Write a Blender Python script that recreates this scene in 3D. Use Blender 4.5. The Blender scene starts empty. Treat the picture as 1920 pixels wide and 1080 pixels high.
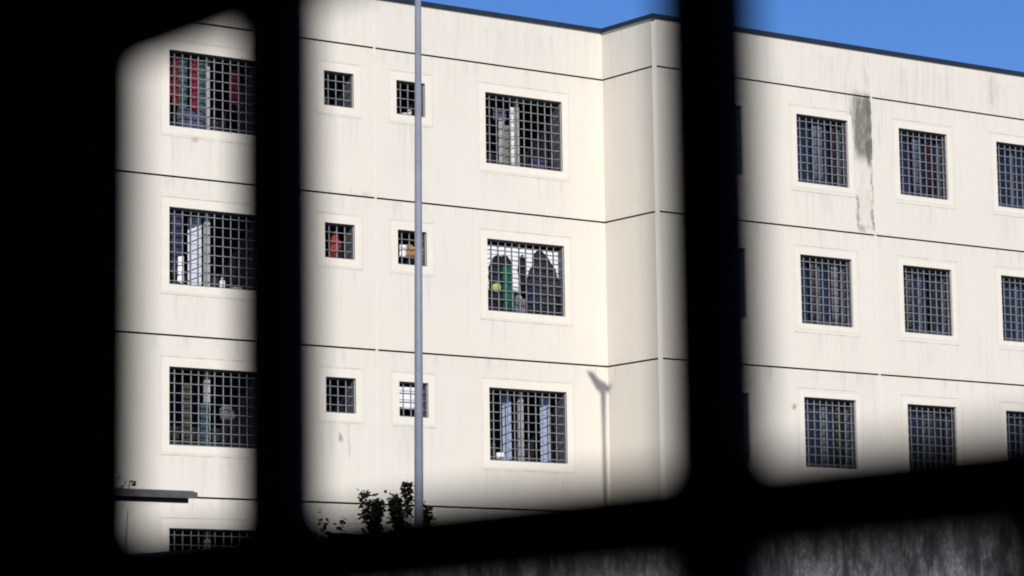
import bpy, bmesh, math, random
from mathutils import Vector, Matrix
random.seed(7)
S = bpy.context.scene
COL = S.collection

# ------------------------------------------------------------------ camera
B = 1.8679            # how far the right wing stands forward of the left one
CAM = Vector((-44.0402, -55.1755, 0.7343))
RT = Vector((0.80125172, -0.5981451, -0.01476907))
UP = Vector((-0.07135527, -0.12003425, 0.9902021))
FW = Vector((0.59405733, 0.79234728, 0.13885846))
cd = bpy.data.cameras.new('camera')
cam = bpy.data.objects.new('camera', cd); COL.objects.link(cam)
m = Matrix((RT, UP, -FW)).transposed().to_4x4(); m.translation = CAM
cam.matrix_world = m
cd.sensor_width = 36; cd.lens = 110.5; cd.clip_start = 0.05; cd.clip_end = 3000
cd.dof.use_dof = True; cd.dof.focus_distance = 71.0; cd.dof.aperture_fstop = 3.49
S.camera = cam

# ------------------------------------------------------------------ light
SUN = Vector((-0.55, -1.0, 0.70)).normalized()
EL = math.asin(SUN.z)
w = bpy.data.worlds.new("World"); S.world = w; w.use_nodes = True
nt = w.node_tree; nt.nodes.clear()
sky = nt.nodes.new('ShaderNodeTexSky'); sky.sky_type = 'NISHITA'; sky.sun_disc = False
sky.sun_elevation = EL; sky.sun_rotation = math.atan2(SUN.x, SUN.y)
sky.altitude = 1500; sky.air_density = 1.0; sky.dust_density = 0.0; sky.ozone_density = 6.0
bg = nt.nodes.new('ShaderNodeBackground'); bg.inputs[1].default_value = 0.105
ow = nt.nodes.new('ShaderNodeOutputWorld')
hs = nt.nodes.new('ShaderNodeHueSaturation'); hs.inputs['Saturation'].default_value = 1.15; hs.inputs['Hue'].default_value = .512
nt.links.new(sky.outputs[0], hs.inputs['Color']); nt.links.new(hs.outputs[0], bg.inputs[0]); nt.links.new(bg.outputs[0], ow.inputs[0])
ld = bpy.data.lights.new('sun', 'SUN'); ld.energy = 4.5; ld.angle = math.radians(0.5); ld.color = (1, .955, .88)
sun = bpy.data.objects.new('sun', ld); COL.objects.link(sun)
sun.rotation_euler = (-SUN).to_track_quat('-Z', 'Y').to_euler(); sun.location = (-30, -50, 60)
S.view_settings.view_transform = 'Standard'; S.view_settings.look = 'None'
S.view_settings.gamma = 1; S.view_settings.use_curve_mapping = False
S.view_settings.exposure = 0.0
S.cycles.filter_width = 1.9
S.cycles.max_bounces = 8

# ------------------------------------------------------------------ materials
def mat(name, col, rough=.8, spec=.3, metal=0, var=0.0, vs=6.0, bump=0.0):
    M = bpy.data.materials.new(name); M.use_nodes = True
    t = M.node_tree; p = t.nodes['Principled BSDF']
    p.inputs['Roughness'].default_value = rough; p.inputs['Metallic'].default_value = metal
    p.inputs['Specular IOR Level'].default_value = spec
    p.inputs['Base Color'].default_value = (*col, 1)
    if var or bump:
        g = t.nodes.new('ShaderNodeNewGeometry')
        n = t.nodes.new('ShaderNodeTexNoise'); n.inputs['Scale'].default_value = vs; n.inputs['Detail'].default_value = 6
        t.links.new(g.outputs['Position'], n.inputs['Vector'])
        r = t.nodes.new('ShaderNodeValToRGB')
        r.color_ramp.elements[0].position = .3; r.color_ramp.elements[1].position = .7
        r.color_ramp.elements[0].color = (*[c*(1-var) for c in col], 1)
        r.color_ramp.elements[1].color = (*[min(1, c*(1+var)) for c in col], 1)
        t.links.new(n.outputs['Fac'], r.inputs[0]); t.links.new(r.outputs[0], p.inputs['Base Color'])
        if bump:
            b = t.nodes.new('ShaderNodeBump'); b.inputs['Strength'].default_value = bump; b.inputs['Distance'].default_value = .02
            t.links.new(n.outputs['Fac'], b.inputs['Height']); t.links.new(b.outputs[0], p.inputs['Normal'])
    return M

class NB:
    """small helper for building node maths"""
    def __init__(s, M): s.t = M.node_tree; s.L = s.t.links
    def v(s, x, sock):
        if isinstance(x, (int, float)): sock.default_value = x
        else: s.L.new(x, sock)
    def m(s, op, a, b=0.0, clamp=False):
        n = s.t.nodes.new('ShaderNodeMath'); n.operation = op; n.use_clamp = clamp
        s.v(a, n.inputs[0]); s.v(b, n.inputs[1]); return n.outputs[0]
    def step(s, x, lo, hi):
        n = s.t.nodes.new('ShaderNodeMapRange'); n.interpolation_type = 'SMOOTHSTEP'
        s.v(x, n.inputs[0]); n.inputs[1].default_value = lo; n.inputs[2].default_value = hi
        return n.outputs[0]
    def band(s, x, a, b, soft):
        return s.m('MULTIPLY', s.step(x, a-soft, a+soft), s.m('SUBTRACT', 1.0, s.step(x, b-soft, b+soft)))
    def noise(s, vec, scale, detail=4, rough=.5):
        n = s.t.nodes.new('ShaderNodeTexNoise'); n.inputs['Scale'].default_value = scale
        n.inputs['Detail'].default_value = detail; n.inputs['Roughness'].default_value = rough
        s.L.new(vec, n.inputs['Vector']); return n.outputs['Fac']
    def comb(s, x, y, z):
        n = s.t.nodes.new('ShaderNodeCombineXYZ')
        for k, q in enumerate((x, y, z)): s.v(q, n.inputs[k])
        return n.outputs[0]
    def mix(s, f, a, b):
        n = s.t.nodes.new('ShaderNodeMix'); n.data_type = 'RGBA'; s.v(f, n.inputs[0])
        for q, k in ((a, 6), (b, 7)):
            if isinstance(q, tuple): n.inputs[k].default_value = (*q, 1)
            else: s.L.new(q, n.inputs[k])
        return n.outputs[2]

def facade_material():
    M = mat('cream_precast_wall', (.7, .67, .6), .9, .15)
    k = NB(M); t = M.node_tree
    g = t.nodes.new('ShaderNodeNewGeometry'); sp = t.nodes.new('ShaderNodeSeparateXYZ')
    t.links.new(g.outputs['Position'], sp.inputs[0]); X, Y, Z = sp.outputs
    U = k.m('ADD', X, k.m('MULTIPLY', Y, 1.37))
    # tone of the panels
    big = k.noise(k.comb(U, 0, Z), .35, 3)
    col = k.mix(k.step(big, .35, .65), (.730, .680, .582), (.750, .684, .602))
    pat = k.noise(k.comb(U, 4, k.m('MULTIPLY', Z, .6)), .9, 5, .65)
    col = k.mix(k.m('MULTIPLY', k.step(pat, .48, .72), .35), col, (.655, .625, .555))
    fine = k.noise(g.outputs['Position'], 9, 6, .6)
    col = k.mix(k.m('MULTIPLY', k.step(fine, .4, .75), .10), col, (.58, .555, .50))
    wn = t.nodes.new('ShaderNodeTexWhiteNoise'); wn.noise_dimensions = '3D'
    side = k.m('ADD', k.m('GREATER_THAN', X, -6.305), k.m('ADD', k.m('GREATER_THAN', X, .001), k.m('GREATER_THAN', X, 6.635)))
    t.links.new(k.comb(side, 3.3, k.m('FLOOR', k.m('DIVIDE', k.m('SUBTRACT', 12.099, Z), 3.3))), wn.inputs['Vector'])
    col = k.mix(k.m('MULTIPLY', wn.outputs['Value'], .42), col, (.675, .635, .56))
    # thin rain streaks running down
    st = k.noise(k.comb(k.m('MULTIPLY', U, 7.0), 0, k.m('MULTIPLY', Z, .30)), 1, 5, .65)
    st2 = k.noise(k.comb(k.m('MULTIPLY', U, 1.1), 3, k.m('MULTIPLY', Z, .5)), 1, 2)
    s = k.m('MULTIPLY', k.step(st, .52, .72), k.step(st2, .42, .62))
    col = k.mix(k.m('MULTIPLY', s, .30), col, (.50, .48, .43))
    # grime hanging below every panel joint
    d = k.m('FLOORED_MODULO', k.m('SUBTRACT', 12.099, Z), 3.3)
    gr = k.m('SUBTRACT', 1.0, k.step(d, 0.0, .55))
    gn = k.step(k.noise(k.comb(k.m('MULTIPLY', U, 4.0), 9, k.m('MULTIPLY', Z, .6)), 1, 5, .7), .48, .75)
    col = k.mix(k.m('MULTIPLY', k.m('MULTIPLY', gr, gn), .50), col, (.40, .38, .34))
    # soiling at the foot of each panel
    ft = k.step(d, 3.05, 3.3)
    fn = k.step(k.noise(k.comb(k.m('MULTIPLY', U, 5.0), 5, k.m('MULTIPLY', Z, 5)), 1, 5, .7), .50, .75)
    col = k.mix(k.m('MULTIPLY', k.m('MULTIPLY', ft, fn), .28), col, (.42, .40, .36))
    # parapet band: long soft vertical runs
    pb = k.step(Z, 15.35, 15.5)
    pn = k.step(k.noise(k.comb(k.m('MULTIPLY', U, 5.5), 1, k.m('MULTIPLY', Z, .5)), 1, 6, .65), .45, .72)
    col = k.mix(k.m('MULTIPLY', k.m('MULTIPLY', pb, pn), .26), col, (.47, .46, .43))
    # heavy leak stains on the right wing beside the vertical joint
    right = k.step(k.m('SUBTRACT', -1.5, Y), 0, .1)
    mott = k.noise(k.comb(k.m('MULTIPLY', X, 7.0), 2, k.m('MULTIPLY', Z, 2.2)), 1, 6, .7)
    edge = k.noise(k.comb(k.m('MULTIPLY', X, 10.0), 7, k.m('MULTIPLY', Z, .5)), 1, 4, .6)
    dw = k.m('FLOORED_MODULO', k.m('SUBTRACT', 12.95, Z), 3.298)
    sm = k.m('MULTIPLY', k.m('SUBTRACT', 1.0, k.step(dw, .1, .95)), k.step(k.noise(k.comb(k.m('MULTIPLY', U, 6.0), 6, k.m('MULTIPLY', Z, .6)), 1, 6, .7), .46, .72))
    cm = k.band(X, -11.5, -9.2, .1)
    for xa, xb in ((-3.45, -1.1), (4.15, 5.95), (7.4, 9.2), (10.7, 12.4)): cm = k.m('ADD', cm, k.band(X, xa, xb, .1))
    col = k.mix(k.m('MULTIPLY', k.m('MULTIPLY', sm, cm), .34), col, (.42, .40, .355))
    dw = k.m('FLOORED_MODULO', k.m('SUBTRACT', 13.80, Z), 3.298)
    sm = k.m('MULTIPLY', k.m('SUBTRACT', 1.0, k.step(dw, .1, 1.5)), k.step(k.noise(k.comb(k.m('MULTIPLY', U, 7.0), 8, k.m('MULTIPLY', Z, .5)), 1, 6, .7), .44, .70))
    cm = k.m('ADD', k.band(X, -7.8, -6.7, .1), k.band(X, -5.85, -4.85, .1))
    col = k.mix(k.m('MULTIPLY', k.m('MULTIPLY', sm, cm), .34), col, (.45, .44, .40))
    Xd = k.m('ADD', X, k.m('MULTIPLY', k.m('SUBTRACT', k.noise(k.comb(k.m('MULTIPLY', X, 3.0), 4, k.m('MULTIPLY', Z, 2.5)), 1, 5, .7), .5), .30))
    def stain(x0, x1, z0, z1, sx, sz, amt, colr, lo, hi, n=mott, src=None):
        a = k.m('MULTIPLY', k.band(Xd, x0, x1, sx), k.band(Z, z0, z1, sz))
        a = k.m('MULTIPLY', k.m('MULTIPLY', a, k.step(n, lo, hi)), amt)
        a = k.m('MULTIPLY', a, src if src is not None else right)
        return k.mix(a, col, colr)
    dark = (.135, .128, .112)
    col = stain(6.08, 6.58, 13.9, 15.42, .12, .18, .88, dark, .26, .50)
    col = stain(6.12, 6.56, 12.2, 13.9, .10, .25, .25, (.38, .36, .32), .30, .62)
    col = stain(5.90, 6.15, 14.5, 15.42, .18, .45, .80, dark, .36, .60, edge)
    col = stain(6.44, 6.60, 13.75, 15.42, .03, .10, .85, (.13, .125, .11), .25, .5)
    col = stain(6.05, 6.17, 14.05, 15.3, .05, .2, .60, dark, .3, .55)
    col = stain(6.50, 6.60, 12.15, 13.75, .03, .25, .85, dark, .42, .62)
    col = stain(6.05, 6.14, 12.2, 13.0, .025, .06, .8, dark, .30, .55)
    col = stain(6.05, 6.62, 12.13, 12.3, .05, .05, .55, dark, .38, .62)
    col = stain(6.70, 7.05, 14.3, 15.42, .10, .35, .55, (.36, .34, .30), .50, .68, edge)
    col = stain(6.42, 6.60, 15.42, 16.5, .06, .3, .45, (.36, .34, .30), .38, .65)
    col = stain(10.55, 10.85, 15.6, 16.5, .10, .3, .50, (.36, .35, .32), .35, .6)
    col = stain(5.6, 6.6, 15.42, 16.4, .35, .4, .30, (.36, .35, .32), .48, .65, edge)
    col = stain(7.2, 9.4, 15.42, 16.5, .5, .4, .30, (.40, .39, .35), .50, .65, edge)
    col = stain(4.3, 5.9, 12.85, 13.0, .1, .1, .18, (.40, .38, .35), .42, .7, edge)
    # rusty fixings
    rust = (.36, .20, .15)
    col = stain(3.86, 3.98, 7.86, 7.98, .04, .04, .75, rust, .1, .3)
    left = k.step(k.m('ADD', .5, Y), 0, .1)
    col = stain(-10.86, -10.74, 12.87, 12.97, .04, .04, .55, rust, .1, .3, src=left)
    # dirt runs below the small window of the third row
    col = stain(-7.31, -7.24, 6.80, 6.98, .03, .05, .80, (.25, .24, .20), .2, .5, src=left)
    col = stain(-7.08, -7.03, 6.50, 7.20, .02, .20, .55, (.30, .30, .27), .3, .6, src=left)
    col = stain(-7.75, -6.75, 6.6, 7.20, .06, .25, .45, (.42, .41, .36), .48, .7, edge, src=left)
    col = stain(-5.8, -5.0, 6.3, 7.22, .10, .4, .40, (.45, .44, .40), .48, .7, edge, src=left)
    col = stain(-5.6, -5.0, 13.0, 13.8, .10, .3, .22, (.45, .44, .40), .45, .7, edge, src=left)
    col = stain(-3.3, -1.3, 5.9, 6.35, .10, .3, .25, (.45, .44, .40), .48, .7, edge, src=left)
    col = stain(-7.0, -6.35, 12.10, 12.22, .06, .03, .45, (.34, .32, .29), .45, .65, src=left)
    p = t.nodes['Principled BSDF']
    t.links.new(col, p.inputs['Base Color'])
    b = t.nodes.new('ShaderNodeBump'); b.inputs['Strength'].default_value = .25; b.inputs['Distance'].default_value = .01
    t.links.new(fine, b.inputs['Height']); t.links.new(b.outputs[0], p.inputs['Normal'])
    return M

def old_concrete():
    M = mat('old_concrete', (.13, .13, .125), .95, .1)
    k = NB(M); t = M.node_tree
    g = t.nodes.new('ShaderNodeNewGeometry'); sp = t.nodes.new('ShaderNodeSeparateXYZ')
    t.links.new(g.outputs['Position'], sp.inputs[0]); X, Y, Z = sp.outputs
    U = k.m('SUBTRACT', k.m('MULTIPLY', X, .4), k.m('MULTIPLY', Y, .916))
    a = k.noise(k.comb(k.m('MULTIPLY', U, 3.6), 0, k.m('MULTIPLY', Z, 1.1)), 1, 8, .8)
    b = k.noise(k.comb(U, 0, Z), 13, 6, .8)
    c = k.noise(k.comb(k.m('MULTIPLY', U, .9), 0, k.m('MULTIPLY', Z, .2)), 1, 2)
    col = k.mix(k.step(b, .35, .7), (.11, .11, .11), (.42, .415, .40))
    f = k.m('MULTIPLY', k.step(k.m('ADD', k.m('MULTIPLY', a, .8), k.m('MULTIPLY', b, .22)), .46, .58), k.step(k.m('ADD', c, k.m('MULTIPLY', b, .35)), .45, .7))
    col = k.mix(k.m('MULTIPLY', f, .9), col, (.035, .036, .038))
    # darker band under the cap, running down in fingers
    tp = k.m('MULTIPLY', k.step(k.m('ADD', Z, k.m('MULTIPLY', a, 2.4)), 2.9, 4.3), .75)
    col = k.mix(tp, col, (.03, .031, .032))
    t.links.new(col, t.nodes['Principled BSDF'].inputs['Base Color'])
    bp = t.nodes.new('ShaderNodeBump'); bp.inputs['Strength'].default_value = .5; bp.inputs['Distance'].default_value = .02
    t.links.new(b, bp.inputs['Height']); t.links.new(bp.outputs[0], t.nodes['Principled BSDF'].inputs['Normal'])
    return M

def cloth(name, col, var=.2, vs=14): return mat(name, col, .95, .05, var=var, vs=vs)

WALL = facade_material()
BAND = mat('white_window_band', (.758, .702, .606), .9, .15, var=.03, vs=5)
SEAL = mat('joint_sealant', (.03, .025, .022), .9, .1)
LIGHTSEAL = mat('light_sealant', (.74, .69, .61), .8, .2, var=.06, vs=8)
COPING = mat('dark_blue_coping', (.018, .024, .042), .45, .4, var=.15, vs=3)
LINER = mat('grey_steel_frame', (.085, .09, .105), .55, .35, var=.15, vs=12)
GRATE = mat('galvanised_bars', (.23, .235, .24), .55, .4, var=.3, vs=9)
STILE = mat('aluminium_stile', (.34, .33, .32), .6, .4, var=.15, vs=8)
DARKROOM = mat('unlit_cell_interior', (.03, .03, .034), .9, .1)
GLASS = mat('dark_blue_pane', (.016, .019, .036), .12, .5, var=.5, vs=1.3)
FROST = mat('pale_blue_casement_glass', (.25, .30, .43), .5, .4, var=.12, vs=7)
WHITEFROST = mat('white_casement_glass', (.50, .52, .60), .5, .4, var=.08, vs=7)
POLE = mat('grey_blue_pole', (.205, .218, .262), .5, .35, .0, var=.10, vs=5)
GATE = mat('black_gate_steel', (.003, .003, .004), .6, .1)
LOCK = mat('dark_blue_lock_steel', (.012, .014, .03), .5, .3)
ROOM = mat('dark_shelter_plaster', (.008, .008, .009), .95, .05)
SHEET = mat('grey_sheet_metal', (.088, .086, .087), .6, .3, var=.25, vs=6)
LEAF = mat('dark_leaf', (.014, .02, .009), .6, .3, var=.4, vs=8)
BARK = mat('bark', (.07, .055, .04), .95, .1, var=.3, vs=20)
GROUND = mat('dry_yard_ground', (.16, .15, .12), .95, .1, var=.25, vs=.8)
ASPH = mat('yard_asphalt', (.055, .055, .055), .95, .1, var=.2, vs=2)
ROOFM = mat('gravel_roof', (.2, .2, .19), .95, .1, var=.2, vs=3)
OLD = old_concrete()
POSTM = mat('beige_post_paint', (.40, .37, .32), .7, .2, var=.2, vs=5)

# ------------------------------------------------------------------ mesh helpers
class MB:
    def __init__(s): s.bm = bmesh.new(); s.mi = 0
    def quad(s, *p, mi=None):
        f = s.bm.faces.new([s.bm.verts.new(q) for q in p]); f.material_index = s.mi if mi is None else mi
        return f
    def box(s, x0, x1, y0, y1, z0, z1, M=None):
        c = [Vector((x, y, z)) for x in (x0, x1) for y in (y0, y1) for z in (z0, z1)]
        if M: c = [M @ q for q in c]
        v = [s.bm.verts.new(q) for q in c]
        for f in ((0, 1, 3, 2), (4, 6, 7, 5), (0, 4, 5, 1), (2, 3, 7, 6), (0, 2, 6, 4), (1, 5, 7, 3)):
            s.bm.faces.new([v[i] for i in f]).material_index = s.mi
        return s
    def tube(s, a, b, r0, r1=None, n=12):
        a = Vector(a); b = Vector(b); r1 = r0 if r1 is None else r1
        q = (b-a).to_track_quat('Z', 'Y'); A = []; Bv = []
        for i in range(n):
            an = 2*math.pi*i/n; d = q @ Vector((math.cos(an), math.sin(an), 0))
            A.append(s.bm.verts.new(a+d*r0)); Bv.append(s.bm.verts.new(b+d*r1))
        for i in range(n):
            j = (i+1) % n; f = s.bm.faces.new((A[i], A[j], Bv[j], Bv[i])); f.smooth = True; f.material_index = s.mi
        s.bm.faces.new(A[::-1]); s.bm.faces.new(Bv)
        return s
    def prism(s, poly, y0, y1):
        """polygon in x-z extruded along y"""
        a = [s.bm.verts.new((x, y0, z)) for x, z in poly]; b = [s.bm.verts.new((x, y1, z)) for x, z in poly]
        s.bm.faces.new(a); s.bm.faces.new(b[::-1])
        for i in range(len(poly)):
            j = (i+1) % len(poly); s.bm.faces.new((a[j], a[i], b[i], b[j]))
        return s
    def lathe(s, c, prof, n=14):
        c = Vector(c); rings = []
        for r, z in prof:
            rings.append([s.bm.verts.new(c+Vector((r*math.cos(2*math.pi*i/n), r*math.sin(2*math.pi*i/n), z))) for i in range(n)])
        for a, b in zip(rings, rings[1:]):
            for i in range(n):
                j = (i+1) % n; s.bm.faces.new((a[i], a[j], b[j], b[i])).smooth = True
        s.bm.faces.new(rings[0][::-1]); s.bm.faces.new(rings[-1])
        return s
    def build(s, name, mats, parent=None, fix=True):
        if fix: bmesh.ops.recalc_face_normals(s.bm, faces=s.bm.faces)
        me = bpy.data.meshes.new(name); s.bm.to_mesh(me); s.bm.free()
        for q in (mats if isinstance(mats, (list, tuple)) else [mats]): me.materials.append(q)
        o = bpy.data.objects.new(name, me); COL.objects.link(o)
        if parent:
            o.parent = parent
        return o

def empty(name, loc=(0, 0, 0), parent=None):
    o = bpy.data.objects.new(name, None); COL.objects.link(o); o.location = loc
    o.empty_display_size = .3
    if parent: o.parent = parent
    return o

def tag(o, label=None, cat=None, group=None, kind=None):
    if label: o['label'] = label
    if cat: o['category'] = cat
    if group: o['group'] = group
    if kind: o['kind'] = kind
    return o

# ------------------------------------------------------------------ ground
GZ = -0.9
g = MB(); g.quad((-900, -900, GZ), (900, -900, GZ), (900, 900, GZ), (-900, 900, GZ))
tag(g.build('ground', GROUND, fix=False), kind='structure')
g = MB(); g.quad((-41.5, -75, GZ+.004), (-30, -75, GZ+.004), (-30, 20, GZ+.004), (-41.5, 20, GZ+.004))
tag(g.build('road', ASPH, fix=False), kind='structure')

# ------------------------------------------------------------------ prison building
bld = empty('prison_building', (0, 0, GZ))
tag(bld, 'large cream concrete prison block with rows of barred windows and a stepped facade', 'building')
def bbuild(mb, name, mats, parent=bld):
    """build a part of the building from world coordinates"""
    for v in mb.bm.verts: v.co.z -= GZ
    return mb.build(name, mats, parent)

ZR, Z1 = 16.516, 15.399
JOINTS = [15.399, 12.099, 8.802, 5.4994, 2.20]
TOPS = [14.76, 11.463, 8.16, 4.865]
HL, HS = 1.605, .755
ACOL = [(-11.44, 2.145, HL), (-7.622, .762, HS), (-5.738, .762, HS), (-3.34, 2.145, HL)]
CCOL = [(.965, 1.615, HL), (4.235, 1.615, HL), (7.49, 1.595, HL), (10.76, 1.6, HL)]
GH, GD = .038, .05

def facade(mb, P, u0, u1, holes):
    """P(u, depth, z) maps facade coordinates to the world; holes = (ua, ub, za, zb)"""
    us = sorted({u0, u1, *[h[0] for h in holes], *[h[1] for h in holes]})
    zs = {GZ-.2, ZR, *[h[2] for h in holes], *[h[3] for h in holes]}
    for j in JOINTS: zs |= {j-GH/2, j+GH/2}
    zs = sorted(zs)
    for ua, ub in zip(us, us[1:]):
        for za, zb in zip(zs, zs[1:]):
            um, zm = (ua+ub)/2, (za+zb)/2
            if any(h[0] < um < h[1] and h[2] < zm < h[3] for h in holes): continue
            if any(abs(zm-j) < GH/2 for j in JOINTS):
                mb.quad(P(ua, GD, za), P(ub, GD, za), P(ub, GD, zb), P(ua, GD, zb), mi=1)
                mb.quad(P(ua, 0, za), P(ub, 0, za), P(ub, GD, za), P(ua, GD, za), mi=1)
                mb.quad(P(ua, GD, zb), P(ub, GD, zb), P(ub, 0, zb), P(ua, 0, zb), mi=1)
            else:
                mb.quad(P(ua, 0, za), P(ub, 0, za), P(ub, 0, zb), P(ua, 0, zb))
    for ua, ub, za, zb in holes:     # outer reveal
        r = .06
        mb.quad(P(ua, 0, za), P(ub, 0, za), P(ub, r, za), P(ua, r, za))
        mb.quad(P(ua, r, zb), P(ub, r, zb), P(ub, 0, zb), P(ua, 0, zb))
        mb.quad(P(ua, 0, za), P(ua, r, za), P(ua, r, zb), P(ua, 0, zb))
        mb.quad(P(ub, r, za), P(ub, 0, za), P(ub, 0, zb), P(ub, r, zb))

holesA = [(x, x+wd, t-h, t) for x, wd, h in ACOL for t in TOPS]
holesC = [(x, x+wd, t-h, t) for x, wd, h in CCOL for t in TOPS]
CH = .075
mbw = MB(); facade(mbw, lambda u, d, z: (u, d, z), -24, 0, holesA); bbuild(mbw, 'left_wing_wall', [WALL, SEAL])
mbw = MB(); facade(mbw, lambda u, d, z: (d, -u, z), 0, B-CH, []); bbuild(mbw, 'return_wall', [WALL, SEAL])
mbw = MB(); facade(mbw, lambda u, d, z: (u, -B+d, z), CH, 26, holesC); bbuild(mbw, 'right_wing_wall', [WALL, SEAL])
mbw = MB(); mbw.quad((0, -B+CH, GZ-.2), (CH, -B, GZ-.2), (CH, -B, ZR), (0, -B+CH, ZR)); bbuild(mbw, 'corner_strip', WALL)
# rear and end walls, roof
mbw = MB()
mbw.quad((-24, 0, GZ), (-24, 14, GZ), (-24, 14, ZR), (-24, 0, ZR)); mbw.quad((-24, 14, GZ), (26, 14, GZ), (26, 14, ZR), (-24, 14, ZR))
mbw.quad((26, 14, GZ), (26, -B, GZ), (26, -B, ZR), (26, 14, ZR)); bbuild(mbw, 'rear_wall', WALL)
mbw = MB(); mbw.quad((-24, .3, 16.3), (0.3, .3, 16.3), (.3, 14, 16.3), (-24, 14, 16.3)); mbw.quad((.3, -B+.3, 16.3), (26, -B+.3, 16.3), (26, 14, 16.3), (.3, 14, 16.3))
bbuild(mbw, 'roof', ROOFM)
# coping: mitred metal strip following the top of the walls
def strip(mb, path, o, i, z0, z1):
    """path = outer wall line; o out from it, i into the wall (miter at corners)"""
    n = len(path); offs = []
    for k in range(n):
        ns = []
        for a, b in ((k-1, k), (k, k+1)):
            if 0 <= a and b < n:
                d = (Vector(path[b])-Vector(path[a])).normalized(); ns.append(Vector((d.y, -d.x)))
        if len(ns) == 1: mv = ns[0]
        else:
            mv = (ns[0]+ns[1]); mv = mv/ (mv.dot(ns[0]))
        offs.append(mv)
    for k in range(n-1):
        a, b = Vector(path[k]), Vector(path[k+1])
        pts = [(a+offs[k]*o), (b+offs[k+1]*o), (b-offs[k+1]*i), (a-offs[k]*i)]
        for q in range(4):
            p, r = pts[q], pts[(q+1) % 4]
            if q in (1, 3) and not ((q == 3 and k == 0) or (q == 1 and k == n-2)): continue
            mb.quad((p.x, p.y, z0), (r.x, r.y, z0), (r.x, r.y, z1), (p.x, p.y, z1))
        mb.quad(*[(p.x, p.y, z1) for p in pts]); mb.quad(*[(p.x, p.y, z0) for p in pts[::-1]])
mbw = MB(); strip(mbw, [(-24, 0), (0, 0), (0, -B), (26, -B)], .05, .32, ZR-.015, ZR+.075)
bbuild(mbw, 'coping', COPING)
# vertical sealant joints, broken at each groove
for y, x in ((0, -6.305), (-B, 6.635)):
    zz = [ZR-.02]+JOINTS+[GZ]
    mbw = MB()
    for a, b in zip(zz, zz[1:]): mbw.box(x-.012, x+.012, y-.004, y+.02, b+GH/2+.002, a-GH/2-.002)
    for j in JOINTS: mbw.box(x-.025, x+.025, y-.003, y+.045, j-GH/2+.001, j+GH/2-.001)
    bbuild(mbw, 'vertical_joint', LIGHTSEAL)

# ---- windows: local frame, x right, y into the wall, origin at lower left corner of opening
jit = random.Random(5)
def window_meshes(W, H, kind):
    out = {}
    mb = MB(); b = .125 if kind == 'blue' else .165; p = -.004; t_ = .02   # white band around the opening
    mb.box(-b, 0, p, t_, -b, H+b); mb.box(W, W+b, p, t_, -b, H+b)
    mb.box(0, W, p, t_, -b, 0); mb.box(0, W, p, t_, H, H+b)
    out['surround'] = (mb, BAND)
    mb = MB()                                # thin darker joint line round the band
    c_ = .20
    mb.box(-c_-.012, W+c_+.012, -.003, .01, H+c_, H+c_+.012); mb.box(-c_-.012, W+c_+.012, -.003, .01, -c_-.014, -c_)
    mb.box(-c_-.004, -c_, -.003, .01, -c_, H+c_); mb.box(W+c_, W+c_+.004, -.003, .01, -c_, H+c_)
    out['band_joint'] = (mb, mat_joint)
    mb = MB(); d0, d1, th = .055, .30, .028
    mb.box(0, th, d0, d1, 0, H); mb.box(W-th, W, d0, d1, 0, H)
    mb.box(th, W-th, d0, d1, 0, th); mb.box(th, W-th, d0, d1, H-th, H)
    out['frame'] = (mb, LINER)
    mb = MB(); gy = .085
    if W > 1: xs = [.175+.193*i for i in range(int((W-.2)/.193)+1)]; hz = [.135+.198*i for i in range(8)]
    else: xs = [.155, .36, .565]; hz = [.19, .385, .58]
    for x in xs:
        x += jit.gauss(0, .004)
        if x < W-.05: mb.box(x-.0115, x+.0115, gy-.004, gy+.004, .01, H-.01)
    for z in hz:
        z += jit.gauss(0, .004); mb.box(.01, W-.01, gy-.022, gy-.005, H-z-.0075, H-z+.0075)
    out['security_grate'] = (mb, GRATE)
    if W > 1:
        mb = MB(); c = W/2
        mb.box(c-.065, c+.065, .27, .33, .03, H-.03)
        if kind == 'blue':
            for q in (.03, W-.10): mb.box(q, q+.07, .285, .33, .03, H-.03)
            mb.box(.10, c-.065, .285, .33, .03, .10); mb.box(c+.065, W-.10, .285, .33, .03, .10)
            mb.box(.10, c-.065, .285, .33, H-.10, H-.03); mb.box(c+.065, W-.10, .285, .33, H-.10, H-.03)
        out['mullion'] = (mb, STILE if kind != 'blue' else LINER2)
    if kind == 'blue':
        mb = MB(); mb.box(.10, W/2-.065, .302, .312, .10, H-.10); mb.box(W/2+.065, W-.10, .302, .312, .10, H-.10)
        out['pane'] = (mb, GLASS)
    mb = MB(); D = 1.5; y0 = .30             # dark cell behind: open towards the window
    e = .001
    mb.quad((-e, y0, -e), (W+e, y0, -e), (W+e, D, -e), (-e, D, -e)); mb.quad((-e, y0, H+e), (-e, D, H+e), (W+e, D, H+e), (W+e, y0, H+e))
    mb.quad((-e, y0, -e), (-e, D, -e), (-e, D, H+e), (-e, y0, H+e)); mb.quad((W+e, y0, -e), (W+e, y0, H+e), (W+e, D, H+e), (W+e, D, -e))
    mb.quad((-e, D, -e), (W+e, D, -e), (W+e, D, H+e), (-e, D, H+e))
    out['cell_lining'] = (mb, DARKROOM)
    return out
mat_joint = mat('darker_band_joint', (.54, .505, .445), .9, .1, var=.35, vs=5)
LINER2 = mat('blue_grey_casement', (.075, .082, .10), .5, .35, var=.2, vs=9)

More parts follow.
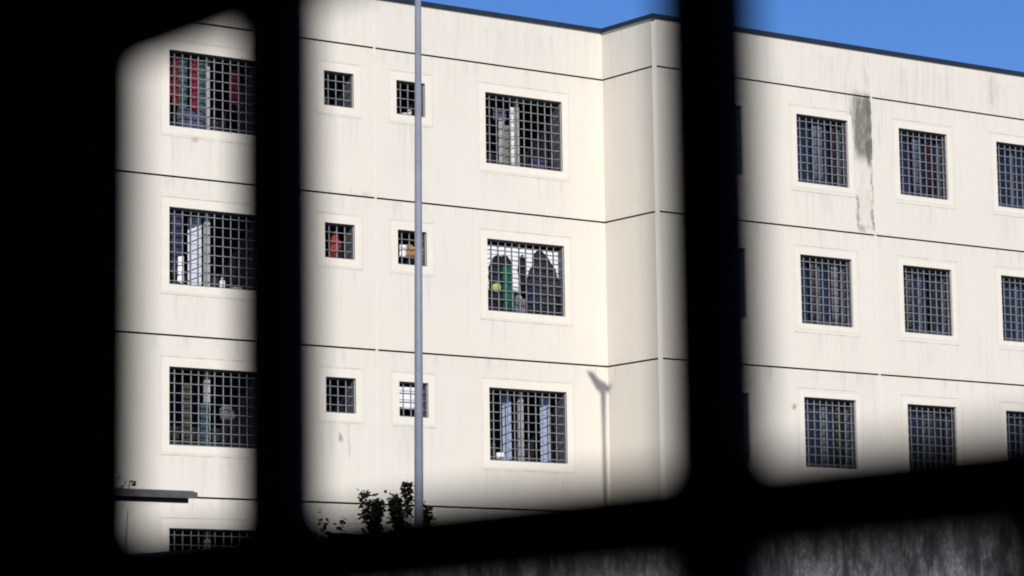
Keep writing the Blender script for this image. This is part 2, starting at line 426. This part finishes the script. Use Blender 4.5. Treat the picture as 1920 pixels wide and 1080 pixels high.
protos = {}
def make_window(x, y, ztop, W, H, kind):
    key = (round(W, 3), round(H, 3), kind)
    first = key not in protos
    if first:
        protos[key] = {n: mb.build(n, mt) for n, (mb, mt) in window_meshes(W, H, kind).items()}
    base = protos[key]
    fr = base['frame'] if first else base['frame'].copy()
    if not first: COL.objects.link(fr)
    fr.name = 'window'; fr.parent = bld; fr.location = (x, y, ztop-H-GZ)
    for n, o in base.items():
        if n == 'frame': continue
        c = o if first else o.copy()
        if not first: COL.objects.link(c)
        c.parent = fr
    return fr
wins = {}
for ci, (x, wd, h) in enumerate(ACOL):
    for ri, t in enumerate(TOPS): wins['A', ci, ri] = make_window(x, 0, t, wd, h, 'open')
for ci, (x, wd, h) in enumerate(CCOL):
    for ri, t in enumerate(TOPS): wins['C', ci, ri] = make_window(x, -B, t, 1.61, h, 'blue')

def casement(win, x, y0, y1, H, m_, z0=.04, z1=None):
    """window leaf swung into the cell, standing square to the wall"""
    z1 = z1 or H-.1
    L_ = math.hypot(y0, y1); an = math.atan2(y1, -y0)
    mb = MB(); mb.box(0, L_, -.012, .012, z0, z1, Matrix.Translation((x, .36, 0)) @ Matrix.Rotation(an, 4, 'Z'))
    mb.build('open_casement', m_, win)
casement(wins['A', 3, 2], .86, .16, .11, HL, FROST)
casement(wins['A', 3, 2], 1.93, .18, .12, HL, FROST)
casement(wins['A', 0, 1], .985, .235, .16, HL, WHITEFROST)

# ------------------------------------------------------------------ things hanging or standing in the windows
def drape(name, x0, x1, z0, z1, m_, y=.135, amp=.015, waves=3, skew=0, top=None, label='', cat='', group=None, nx=18, nz=10, gather=0):
    """hanging cloth: folds run down it, lower hem uneven; has thickness"""
    mb = MB(); rows = []
    ph = random.random()*6
    for side in (0, 1):
        grid = []
        for j in range(nz+1):
            v = j/nz; row = []
            for i in range(nx+1):
                u = i/nx
                uu = .5+(u-.5)*(1-gather*v)
                x = x0+(x1-x0)*uu+skew*v
                zt = z1 if top is None else z1+top(u)
                z = zt+(z0-zt)*v+ (.02*math.sin(u*7+ph) if j == nz else 0)
                yy = y+amp*math.sin(u*waves*2*math.pi+ph+v)*(.5+.5*v)+side*.006
                row.append(mb.bm.verts.new((x, yy, z)))
            grid.append(row)
        rows.append(grid)
    f, b = rows
    for j in range(nz):
        for i in range(nx):
            mb.bm.faces.new((f[j][i], f[j+1][i], f[j+1][i+1], f[j][i+1])).smooth = True
            mb.bm.faces.new((b[j][i], b[j][i+1], b[j+1][i+1], b[j+1][i])).smooth = True
    for j in range(nz):
        mb.bm.faces.new((f[j][0], b[j][0], b[j+1][0], f[j+1][0])); mb.bm.faces.new((f[j][nx], f[j+1][nx], b[j+1][nx], b[j][nx]))
    for i in range(nx):
        mb.bm.faces.new((f[0][i], f[0][i+1], b[0][i+1], b[0][i])); mb.bm.faces.new((f[nz][i], b[nz][i], b[nz][i+1], f[nz][i+1]))
    o = mb.build(name, m_); return tag(o, label, cat, group)

def garment(name, poly, m_, y=.13, th=.05, label='', cat='', group=None):
    """hanging garment cut to its outline, pillowed, with folds"""
    mb = MB(); mb.prism(poly, y, y+th)
    bmesh.ops.triangulate(mb.bm, faces=[f for f in mb.bm.faces if len(f.verts) > 4])
    bmesh.ops.subdivide_edges(mb.bm, edges=mb.bm.edges, cuts=2, use_grid_fill=True)
    for v in mb.bm.verts:
        v.co.y += .018*math.sin(v.co.x*34+v.co.z*4)+.01*math.sin(v.co.z*17)
        v.co.x += .008*math.sin(v.co.z*23)
    for f in mb.bm.faces: f.smooth = True
    o = mb.build(name, m_); return tag(o, label, cat, group)

RED = cloth('red_cloth', (.14, .018, .03)); DRED = cloth('dark_red_cloth', (.07, .01, .015))
TEAL = cloth('teal_cloth', (.05, .075, .078)); NAVYC = cloth('navy_cloth', (.022, .026, .06)); PURP = cloth('purple_cloth', (.038, .034, .07))
BLK = cloth('black_cloth', (.018, .018, .022)); WHT = cloth('white_cloth', (.78, .78, .79), .06); GRYC = cloth('grey_cloth', (.30, .29, .28))
GRN = cloth('green_cloth', (.012, .10, .072)); LIME = cloth('lime_ball', (.36, .43, .12), .1); BRN = cloth('brown_paper', (.35, .17, .05))
CRM = cloth('cream_cloth', (.55, .50, .42), .1); LILAC = cloth('lilac_grey_cloth', (.13, .12, .14)); SLATE = cloth('slate_cloth', (.10, .105, .13))
BLUEG = cloth('blue_grey_cloth', (.07, .075, .12)); PLAST = mat('white_plastic', (.78, .78, .80), .4, .4)

GL = 'laundry hanging inside the barred windows'
# top row, left large window
drape('towel', -11.40, -11.31, 13.75, 14.55, RED, label='narrow red towel edge at far left of the top left window', cat='towel', group=GL, waves=1)
drape('towel', -11.28, -11.13, 13.60, 14.62, RED, label='red towel, second strip from left in top left window', cat='towel', group=GL, waves=1)
drape('towel', -10.88, -10.70, 13.55, 14.62, RED, label='red towel between teal curtains in top left window', cat='towel', group=GL, waves=1)
drape('curtain', -11.13, -10.88, 13.22, 14.70, TEAL, y=.20, waves=2, label='grey teal curtain between the two red towels', cat='curtain')
drape('curtain', -10.70, -10.42, 13.22, 14.70, TEAL, y=.20, waves=2, label='grey teal curtain right of the red towels', cat='curtain')
drape('towel', -11.05, -10.52, 13.20, 13.60, BLUEG, y=.165, waves=3, label='blue grey cloth along the sill below red towels', cat='towel', group=GL)
drape('towel', -9.86, -9.58, 13.80, 14.55, DRED, y=.22, waves=2, label='dark red towel in right half of the top left window', cat='towel', group=GL)
# second row, left large window
drape('curtain', -11.29, -11.02, 10.05, 11.33, PURP, y=.17, waves=2, label='dark purple curtain left of the white window leaf', cat='curtain')
drape('towel', -11.14, -11.01, 9.92, 10.48, WHT, y=.145, waves=1, label='small white towel low beside purple curtain', cat='towel', group=GL, gather=-.2)
mb = MB(); mb.lathe((-10.05, .2, 9.889), [(.055, 0), (.06, .02), (.06, .15), (.022, .19), (.022, .225)])
tag(mb.build('bottle', PLAST), 'white plastic bottle on second row left window sill', 'bottle')
mb = MB(); mb.box(-9.80, -9.60, .16, .27, 9.889, 9.93); bmesh.ops.bevel(mb.bm, geom=mb.bm.edges[:], offset=.012, segments=2)
tag(mb.build('soap_dish', CRM), 'flat pale dish right of white bottle on sill', 'dish')
# third row, left large window
drape('curtain', -10.57, -10.36, 6.60, 7.45, cloth('dark_teal_cloth', (.04, .075, .085)), y=.2, waves=2, label='dark teal cloth beside stile in third row left window', cat='curtain')
garment('cloth_bundle', [(-10.08, 7.15), (-9.98, 7.12), (-9.80, 7.14), (-9.74, 7.24), (-9.80, 7.32), (-9.86, 7.44), (-10.0, 7.47), (-10.09, 7.36)], LILAC, y=.20, th=.06,
        label='pale grey cloth bundle hooked on third row left window bars', cat='cloth')
drape('towel', -11.02, -10.80, 6.62, 7.85, cloth('dim_olive_cloth', (.05, .05, .04)), y=.21, waves=2, label='dim olive cloth in third row left window', cat='towel', group=GL)
# small windows
garment('shirt', [(-7.42, 10.75), (-7.19, 10.74), (-7.16, 10.95), (-7.11, 11.08), (-7.16, 11.14), (-7.20, 11.30), (-7.27, 11.32), (-7.33, 11.22), (-7.36, 11.02), (-7.40, 10.9)], cloth('coral_cloth', (.27, .045, .035)), y=.12, th=.04,
        label='red shirt hanging in small second row window', cat='shirt', group=GL)
drape('towel', -5.60, -5.42, 10.90, 11.16, WHT, y=.12, label='white cloth left of the brown bag in small window', cat='towel', group=GL, waves=1)
drape('towel', -5.22, -4.99, 10.98, 11.14, WHT, y=.12, label='white cloth half behind the tall pole, small window', cat='towel', group=GL, waves=1)
drape('towel', -5.18, -4.99, 10.74, 10.99, cloth('blue_cloth', (.16, .18, .26)), y=.13, label='grey blue cloth in the corner of small window', cat='towel', group=GL, waves=1)
garment('paper_bag', [(-5.44, 10.90), (-5.22, 10.90), (-5.20, 11.08), (-5.27, 11.17), (-5.36, 11.20), (-5.42, 11.12)], BRN, y=.115, th=.05,
        label='brown paper bag hung between white cloths in small window', cat='bag')
garment('rag', [(-5.49, 14.04), (-5.36, 14.035), (-5.26, 14.05), (-5.24, 14.16), (-5.30, 14.17), (-5.36, 14.09), (-5.47, 14.08)], CRM, y=.12, th=.04,
        label='crumpled cream rag on sill of small top row window', cat='rag')
drape('blind', -5.70, -5.17, 7.60, 8.07, WHT, y=.14, amp=.004, waves=1, label='white blind in small third row window behind the pole', cat='blind')
garment('arched_board', [(-7.59, 14.045), (-7.36, 14.045), (-7.45, 14.12), (-7.50, 14.2), (-7.52, 14.3), (-7.59, 14.34)], SLATE, y=.2, th=.03,
        label='curved grey board in corner of small top row window', cat='board')
# top row, right large window of the left wing
drape('towel', -2.87, -2.71, 13.20, 14.22, GRYC, label='grey towel in the upper right large window', cat='towel', group=GL, waves=1)
drape('towel', -2.58, -2.46, 13.19, 14.52, cloth('white_worn_cloth', (.62, .60, .56), .2), label='long white towel beside the stile, top row', cat='towel', group=GL, waves=1)
drape('towel', -2.71, -2.58, 13.19, 14.1, cloth('brown_grey_cloth', (.16, .15, .13)), y=.15, label='brown grey towel between the pale towels, top row', cat='towel', group=GL, waves=1)
drape('shirt', -3.01, -2.65, 14.20, 14.46, BLUEG, y=.16, label='blue grey shirt above grey towel in top row', cat='shirt', group=GL)
drape('towel', -1.95, -1.45, 13.19, 13.42, cloth('plum_cloth', (.06, .04, .09)), y=.2, label='dark plum cloth low in right half, top row', cat='towel', group=GL)
# second row, right large window of the left wing: white sheet behind hung clothes
drape('bed_sheet', -3.30, -1.22, 10.35, 11.36, WHT, y=.185, amp=.008, waves=7, nx=60, label='white bed sheet spread behind the hanging clothes', cat='sheet')
garment('jacket', [(-3.176, 9.797), (-3.176, 10.138), (-3.131, 10.386), (-3.190, 10.625), (-3.176, 10.870), (-3.102, 10.998), (-3.028, 11.102), (-2.925, 11.147), (-2.821, 11.107), (-2.762, 11.173), (-2.674, 11.132), (-2.615, 11.039), (-2.585, 10.859), (-2.556, 10.678), (-2.571, 10.433), (-2.482, 10.318), (-2.452, 10.138), (-2.541, 9.850)], BLK, y=.14, label='black jacket left, behind the yellow green ball', cat='jacket', group=GL)
garment('scarf', [(-2.364, 10.694), (-2.379, 10.937), (-2.334, 11.136), (-2.246, 11.217), (-2.172, 11.125), (-2.172, 10.857), (-2.202, 10.610), (-2.098, 10.534), (-2.128, 10.409), (-2.305, 10.358), (-2.275, 10.555)], BLK, y=.14, th=.02, label='dark twisted scarf hanging between the two dark jackets', cat='scarf', group=GL)
garment('jacket', [(-2.113, 9.837), (-2.128, 10.226), (-2.098, 10.473), (-2.128, 10.690), (-2.054, 10.842), (-1.980, 10.971), (-1.936, 11.121), (-1.906, 11.270), (-1.818, 11.338), (-1.714, 11.322), (-1.596, 11.247), (-1.493, 11.133), (-1.419, 11.018), (-1.345, 10.926), (-1.301, 10.784), (-1.213, 10.645), (-1.168, 10.453), (-1.213, 10.303), (-1.168, 9.916)], cloth('charcoal_cloth', (.028, .028, .034)), y=.14, label='long charcoal jacket hanging on the right of sheet', cat='jacket', group=GL)
garment('hoodie', [(-2.12, 9.88), (-1.84, 9.88), (-1.82, 10.3), (-1.88, 10.62), (-1.98, 10.75), (-2.06, 10.6), (-2.10, 10.35)], NAVYC, y=.135, th=.03, label='navy hoodie between green cloth and charcoal jacket', cat='hoodie', group=GL)
drape('sleeve_cloth', -2.48, -2.14, 9.88, 10.22, LILAC, y=.19, label='lilac grey cloth low in middle of clothes window', cat='cloth', group=GL)
garment('shirt', [(-2.82, 9.90), (-2.52, 9.89), (-2.50, 10.2), (-2.60, 10.5), (-2.58, 10.85), (-2.72, 11.0), (-2.84, 10.9), (-2.82, 10.6), (-2.74, 10.3)], GRN, y=.115, th=.03,
        label='green shirt hanging below and right of yellow green ball', cat='shirt', group=GL)
mb = MB(); bmesh.ops.create_uvsphere(mb.bm, u_segments=20, v_segments=14, radius=.125)
for v in mb.bm.verts: v.co = Vector((v.co.x*1.05-2.98, v.co.y*.5+.165, v.co.z+10.42))
for f in mb.bm.faces: f.smooth = True
tag(mb.build('ball', LIME), 'yellow green ball wedged behind the window bars', 'ball')
# third row, right large window
mb = MB(); mb.lathe((-2.945, .17, 6.584), [(.06, 0), (.085, .03), (.095, .10), (.09, .155), (.075, .165), (.07, .12)])
tag(mb.build('bowl', PLAST), 'white pot on left corner of third row window sill', 'pot')

GC = 'curtains inside the right wing windows'
for x0, x1, top_, h_, colr, lab in (
    (4.95, 5.25, 14.70, 1.50, (.10, .115, .15), 'pale slate curtain, top right wing window left of the dark stain'),
    (5.50, 5.66, 14.70, 1.50, (.035, .018, .03), 'thin plum curtain near right jamb, left of the stain'),
    (7.53, 7.68, 14.70, 1.50, (.014, .013, .013), 'black curtain edge, top window right of the stain'),
    (8.60, 8.72, 14.65, 1.45, (.035, .011, .012), 'narrow dark red curtain, top window right of the stain'),
    (8.15, 8.40, 14.70, 1.50, (.075, .09, .13), 'blue slate curtain, top window right of the stain'),
    (5.40, 5.62, 11.40, 1.50, (.15, .155, .17), 'pale grey curtain, middle row window below the stain'),
    (4.75, 4.95, 11.40, 1.50, (.055, .055, .06), 'dark grey curtain, middle row window below the stain'),
    (8.52, 8.66, 11.40, 1.50, (.012, .012, .012), 'black curtain strip, middle row second visible window'),
    (7.80, 8.05, 11.40, 1.50, (.06, .062, .07), 'grey curtain, middle row second visible window'),
    (10.84, 11.05, 11.40, 1.50, (.015, .014, .014), 'black curtain, middle row window at the right edge'),
    (5.42, 5.55, 8.10, 1.50, (.06, .07, .035), 'olive curtain strip, third row window beside the rust spot'),
    (5.00, 5.15, 8.10, 1.50, (.10, .11, .13), 'grey curtain strip, third row window beside rust spot'),
    (8.30, 8.55, 8.10, 1.50, (.055, .06, .07), 'dark grey curtain, third row second visible window')):
    drape('curtain', x0, x1, top_-h_, top_, cloth('curtain_cloth', colr), y=-B+.24, waves=1.5, amp=.012, label=lab, cat='curtain', group=GC, nx=12, nz=4)

# ------------------------------------------------------------------ tall pole in front of the left wing
def pole_thing(name, base, top, r0, r1, label, cat):
    o = empty(name, base); t = Vector(top)-Vector(base)
    mb = MB(); mb.tube((0, 0, .02), t, r0, r1, 20); mb.build('shaft', POLE, o)
    mb = MB(); mb.lathe((0, 0, 0), [(.22, 0), (.22, .03), (r0+.03, .05), (r0+.02, .25)]); mb.build('base_plate', POLE, o)
    return tag(o, label, cat), t
lp, t = pole_thing('lamp_post', (-14.452, -13, GZ), (-14.295, -13, 13.55), .0865, .052, 'tall grey blue lamp post rising past the small windows', 'lamp post')
mb = MB(); mb.tube(t, t+Vector((.0, -.7, .10)), .035, .03); mb.build('lamp_arm', POLE, lp)
mb = MB(); mb.box(-.13, .13, -1.25, -.65, -.05, .06, Matrix.Translation(t+Vector((0, 0, .10)))); bmesh.ops.bevel(mb.bm, geom=mb.bm.edges[:], offset=.02, segments=2); mb.build('lamp_head', SHEET, lp)
# a second, lighter lamp post whose shadow falls on the left wing beside the corner
D = 10.0; sx, sz = -.148-.55*D, .70*D
lp2 = empty('lamp_post', (sx, -D, GZ)); TOPZ = 8.35+sz-GZ
mb = MB(); mb.tube((0, 0, .02), (0, 0, TOPZ-.9), .06, .045, 14); mb.tube((0, 0, TOPZ-.9), (0, 0, TOPZ), .045, .075, 14); mb.build('shaft', POLE, lp2)
mb = MB(); mb.lathe((0, 0, 0), [(.18, 0), (.18, .03), (.09, .05), (.08, .22)]); mb.build('base_plate', POLE, lp2)
mb = MB(); mb.prism([(x, z+TOPZ) for x, z in ((-.43, .26), (-.24, .26), (-.12, .13), (.16, -.0), (.14, -.07), (-.20, -.07), (-.30, .08))], -.08, .08)
mb.build('floodlight_head', SHEET, lp2)
tag(lp2, 'slim floodlight post hidden behind the right gate bar, shading the wall', 'lamp post')

# ------------------------------------------------------------------ metal canopy at lower left
cp = empty('canopy', (-20.3, -12.5, GZ)); L = lambda x: x+20.3
def cb(mb, name, m_):
    for v in mb.bm.verts: v.co -= Vector((-20.3, -12.5, GZ))
    return mb.build(name, m_, cp)
mb = MB(); mb.box(-22.6, -18.70, -12.96, -12.55, 4.375, 4.46); 
for i in range(11): mb.box(-22.45+.35*i, -22.41+.35*i, -12.98, -12.55, 4.461, 4.482)
cb(mb, 'roof_sheet', SHEET)
mb = MB(); mb.box(-22.62, -18.68, -13.01, -12.962, 4.362, 4.478); cb(mb, 'fascia', SHEET)
mb = MB(); mb.box(-18.675, -18.62, -13.02, -12.93, 4.37, 4.46); bmesh.ops.bevel(mb.bm, geom=mb.bm.edges[:], offset=.015, segments=2); cb(mb, 'gutter_end', SHEET)
mb = MB(); mb.box(-22.5, -18.76, -12.975, -12.9, 4.29, 4.374); cb(mb, 'underside_shade', GATE)  # black strip standing in for the shade under the canopy
for yy in (-12.75,):
    for xx in (-20.9, -22.3):
        mb = MB(); mb.tube((xx, yy, GZ), (xx, yy, 4.32), .018); cb(mb, 'post', POSTM)
tag(cp, 'low grey sheet metal canopy on thin posts, lower left', 'canopy')

# ------------------------------------------------------------------ old concrete perimeter wall
a = Vector((-26.08, -2.8)); b_ = Vector((-17.6, -43.6)); d = (b_-a).normalized(); ln = (b_-a).length
pw = empty('perimeter_wall', (a.x, a.y, GZ)); ang = math.atan2(d.y, d.x); pw.rotation_euler = (0, 0, ang)
mb = MB(); n = 0; x = 0
while x < ln:
    mb.box(x+.006, min(ln, x+2.5)-.006, 0, .18, 0, 3.93); x += 2.5
mb.build('panel_row', OLD, pw)
mb = MB(); mb.box(-.05, ln+.05, -.04, .22, 3.932, 4.03); mb.build('cap', OLD, pw)
tag(pw, 'old grey concrete yard wall with dark rain streaks, lower right', 'wall')

# ------------------------------------------------------------------ young trees between wall and block
def tree(x, y, top, width, label, seed, sprigs=(), nleaf=900, low=.28, lean=0, tr=.055, limbs=26, reach=.75):
    rnd = random.Random(seed); h = top-GZ
    o = empty('young_tree', (x, y, GZ)); mb = MB()
    pts = [Vector((lean*t*t+.04*math.sin(t*9+seed), .04*math.cos(t*7), h*.93*t)) for t in [i/8 for i in range(9)]]
    for i in range(8): mb.tube(pts[i], pts[i+1], tr*(1-i/8)+.006, tr*(1-(i+1)/8)+.006, 7)
    tips = []
    for i in range(limbs):
        t = low+(.98-low)*rnd.random(); p = pts[min(7, int(t*8))].lerp(pts[min(8, int(t*8)+1)], t*8-int(t*8))
        an = rnd.random()*6.283; r = width*(.35+.65*rnd.random())*(1.0-.75*max(0, (t-.55)/.45))
        q = p+Vector((math.cos(an)*r, math.sin(an)*r, r*(.5+.7*rnd.random())))
        q.z = min(q.z, h-.12); mb.tube(p, q, .012, .004, 5); tips.append((p, q))
    for sx_, sz_ in sprigs:                        # thin leader shoots poking above the crown
        q = Vector((sx_, rnd.uniform(-.1, .1), h+sz_)); p = Vector((sx_*.4, 0, h-reach)); mb.tube(p, q, .009, .003, 5); tips += [(p, q)]*2
    mb.build('trunk', BARK, o)
    lb = MB()
    for i in range(nleaf):
        p, q = tips[rnd.randrange(len(tips))] if rnd.random() > .08 else tips[-1]
        c = p.lerp(q, .35+.68*rnd.random()**.7); c += Vector([rnd.gauss(0, .055) for _ in range(3)])
        if c.z > h+.30: continue
        L_ = rnd.uniform(.032, .058); W_ = L_*.62
        R = Matrix.Rotation(rnd.random()*6.28, 3, 'Z') @ Matrix.Rotation(rnd.uniform(-.9, .9), 3, 'X') @ Matrix.Rotation(rnd.uniform(-.7, .7), 3, 'Y')
        V = [lb.bm.verts.new(c+R @ Vector(k)) for k in ((-L_, 0, 0), (-L_*.3, -W_, .008), (L_*.5, -W_*.8, .008), (L_, 0, -.01), (L_*.5, W_*.8, .008), (-L_*.3, W_, .008))]
        lb.bm.faces.new(V)
    lb.build('crown', LEAF, o, fix=False)
    return tag(o, label, 'tree', 'young trees before the left wing')
tree(-14.60, -12, 4.42, .36, 'sparse dark young tree left of the tall lamp post', 3, sprigs=((-.12, .22), (.05, .05)), nleaf=2600)
tree(-13.96, -12, 4.54, .46, 'tallest young tree right behind the tall lamp post', 5, sprigs=((.05, .36), (-.18, .0)), nleaf=3600)
tree(-13.36, -11.8, 4.30, .32, 'small young tree right of the tall lamp post', 8, sprigs=((-.02, .12),), nleaf=1600)
tree(-15.62, -12, 4.20, .12, 'thin sapling just right of the left gate bar', 11, sprigs=((0, .02),), nleaf=350, low=.8)
tree(-15.22, -12, 4.10, .14, 'shortest sapling left of the sparse dark tree', 14, sprigs=((0, .0),), nleaf=350, low=.8)
tree(-19.06, -11.6, 4.64, .16, 'dark sapling poking up behind the metal canopy', 17, sprigs=((.05, .10), (-.12, -.02)), nleaf=13, low=.94, tr=.010, limbs=0, reach=.10)

# ------------------------------------------------------------------ shelter added round the camera to shade the bars, open on its east side
sh = empty('added_shade_shelter', (-45.5, -55.5, GZ))
def sb(mb, name, m_):
    for v in mb.bm.verts: v.co -= Vector((-45.5, -55.5, GZ))
    return mb.build(name, m_, sh)
NX, NY = -43.126, -53.595
mb = MB(); mb.box(-48.2, NX, NY, NY+.35, GZ+.02, 2.5); sb(mb, 'north_wall', ROOM)
mb = MB(); mb.box(-48.2, -48.0, -59.0, NY-.002, GZ+.02, 2.5); sb(mb, 'rear_wall', ROOM)
mb = MB(); mb.box(-47.998, -42.7, -59.2, -59.0, GZ+.02, 2.5); sb(mb, 'south_wall', ROOM)
mb = MB(); mb.box(-42.93, -42.75, -58.998, -57.2, GZ+.02, 2.5); sb(mb, 'door_pier', ROOM)
mb = MB(); mb.box(-48.4, -42.2, -59.4, -52.2, 2.502, 2.75); sb(mb, 'roof', ROOM)  # roof, rear and south walls are out of view, added to block the sun
mb = MB(); mb.box(-48.1, -42.4, -59.1, -52.9, GZ-.1, GZ+.018); sb(mb, 'floor', ROOM)
mb = MB(); mb.box(-43.14, -42.78, -52.8, -52.5, GZ+.02, 2.5); sb(mb, 'gate_pier', ROOM)
tag(sh, 'dark shelter added for shade, its wall filling the left edge of the view', 'shelter')

# ------------------------------------------------------------------ barred gate
GX = -42.840
gt = empty('barred_gate', (GX, -55, GZ))
def gb(mb, name, m_=GATE):
    for v in mb.bm.verts: v.co -= Vector((GX, -55, GZ))
    return mb.build(name, m_, gt)
y = -52.82
while y > -57.2:
    mb = MB(); mb.tube((GX, y, GZ+.06), (GX, y, 2.40), .0303, n=28); gb(mb, 'bar'); y -= .4765
for z, hh in ((-.75, .0255), (2.38, .0255)):
    mb = MB(); mb.box(GX-.012, GX+.012, -57.15, -52.78, z-hh, z+hh); gb(mb, 'rail')
mb = MB(); mb.box(GX-.03, GX+.03, -54.30, -54.03, .62, .83); bmesh.ops.bevel(mb.bm, geom=mb.bm.edges[:], offset=.006, segments=2)
gb(mb, 'lock_case', LOCK)
tag(gt, 'black steel gate with round bars, out of focus up close', 'gate')

# two flat crossbars fixed between the piers, in front of the gate bars
for z0, z1, lab in ((.807, .855, 'lower black crossbar running across the foot of the view'), (1.142, 1.24, 'upper black crossbar cutting the top left corner of view')):
    mb = MB(); mb.box(-43.098, -43.082, -58.998, -52.802, z0, z1); bmesh.ops.bevel(mb.bm, geom=mb.bm.edges[:], offset=.003, segments=1)
    for v in mb.bm.verts:
        if z0 < 1: v.co.z += -.0030-(v.co.y+53.6)*.0062      # the lower one hangs a little out of level
        v.co -= Vector((-43.09, -55.9, z0))
    o = mb.build('crossbar', GATE); o.location = (-43.09, -55.9, z0)
    tag(o, lab, 'crossbar')
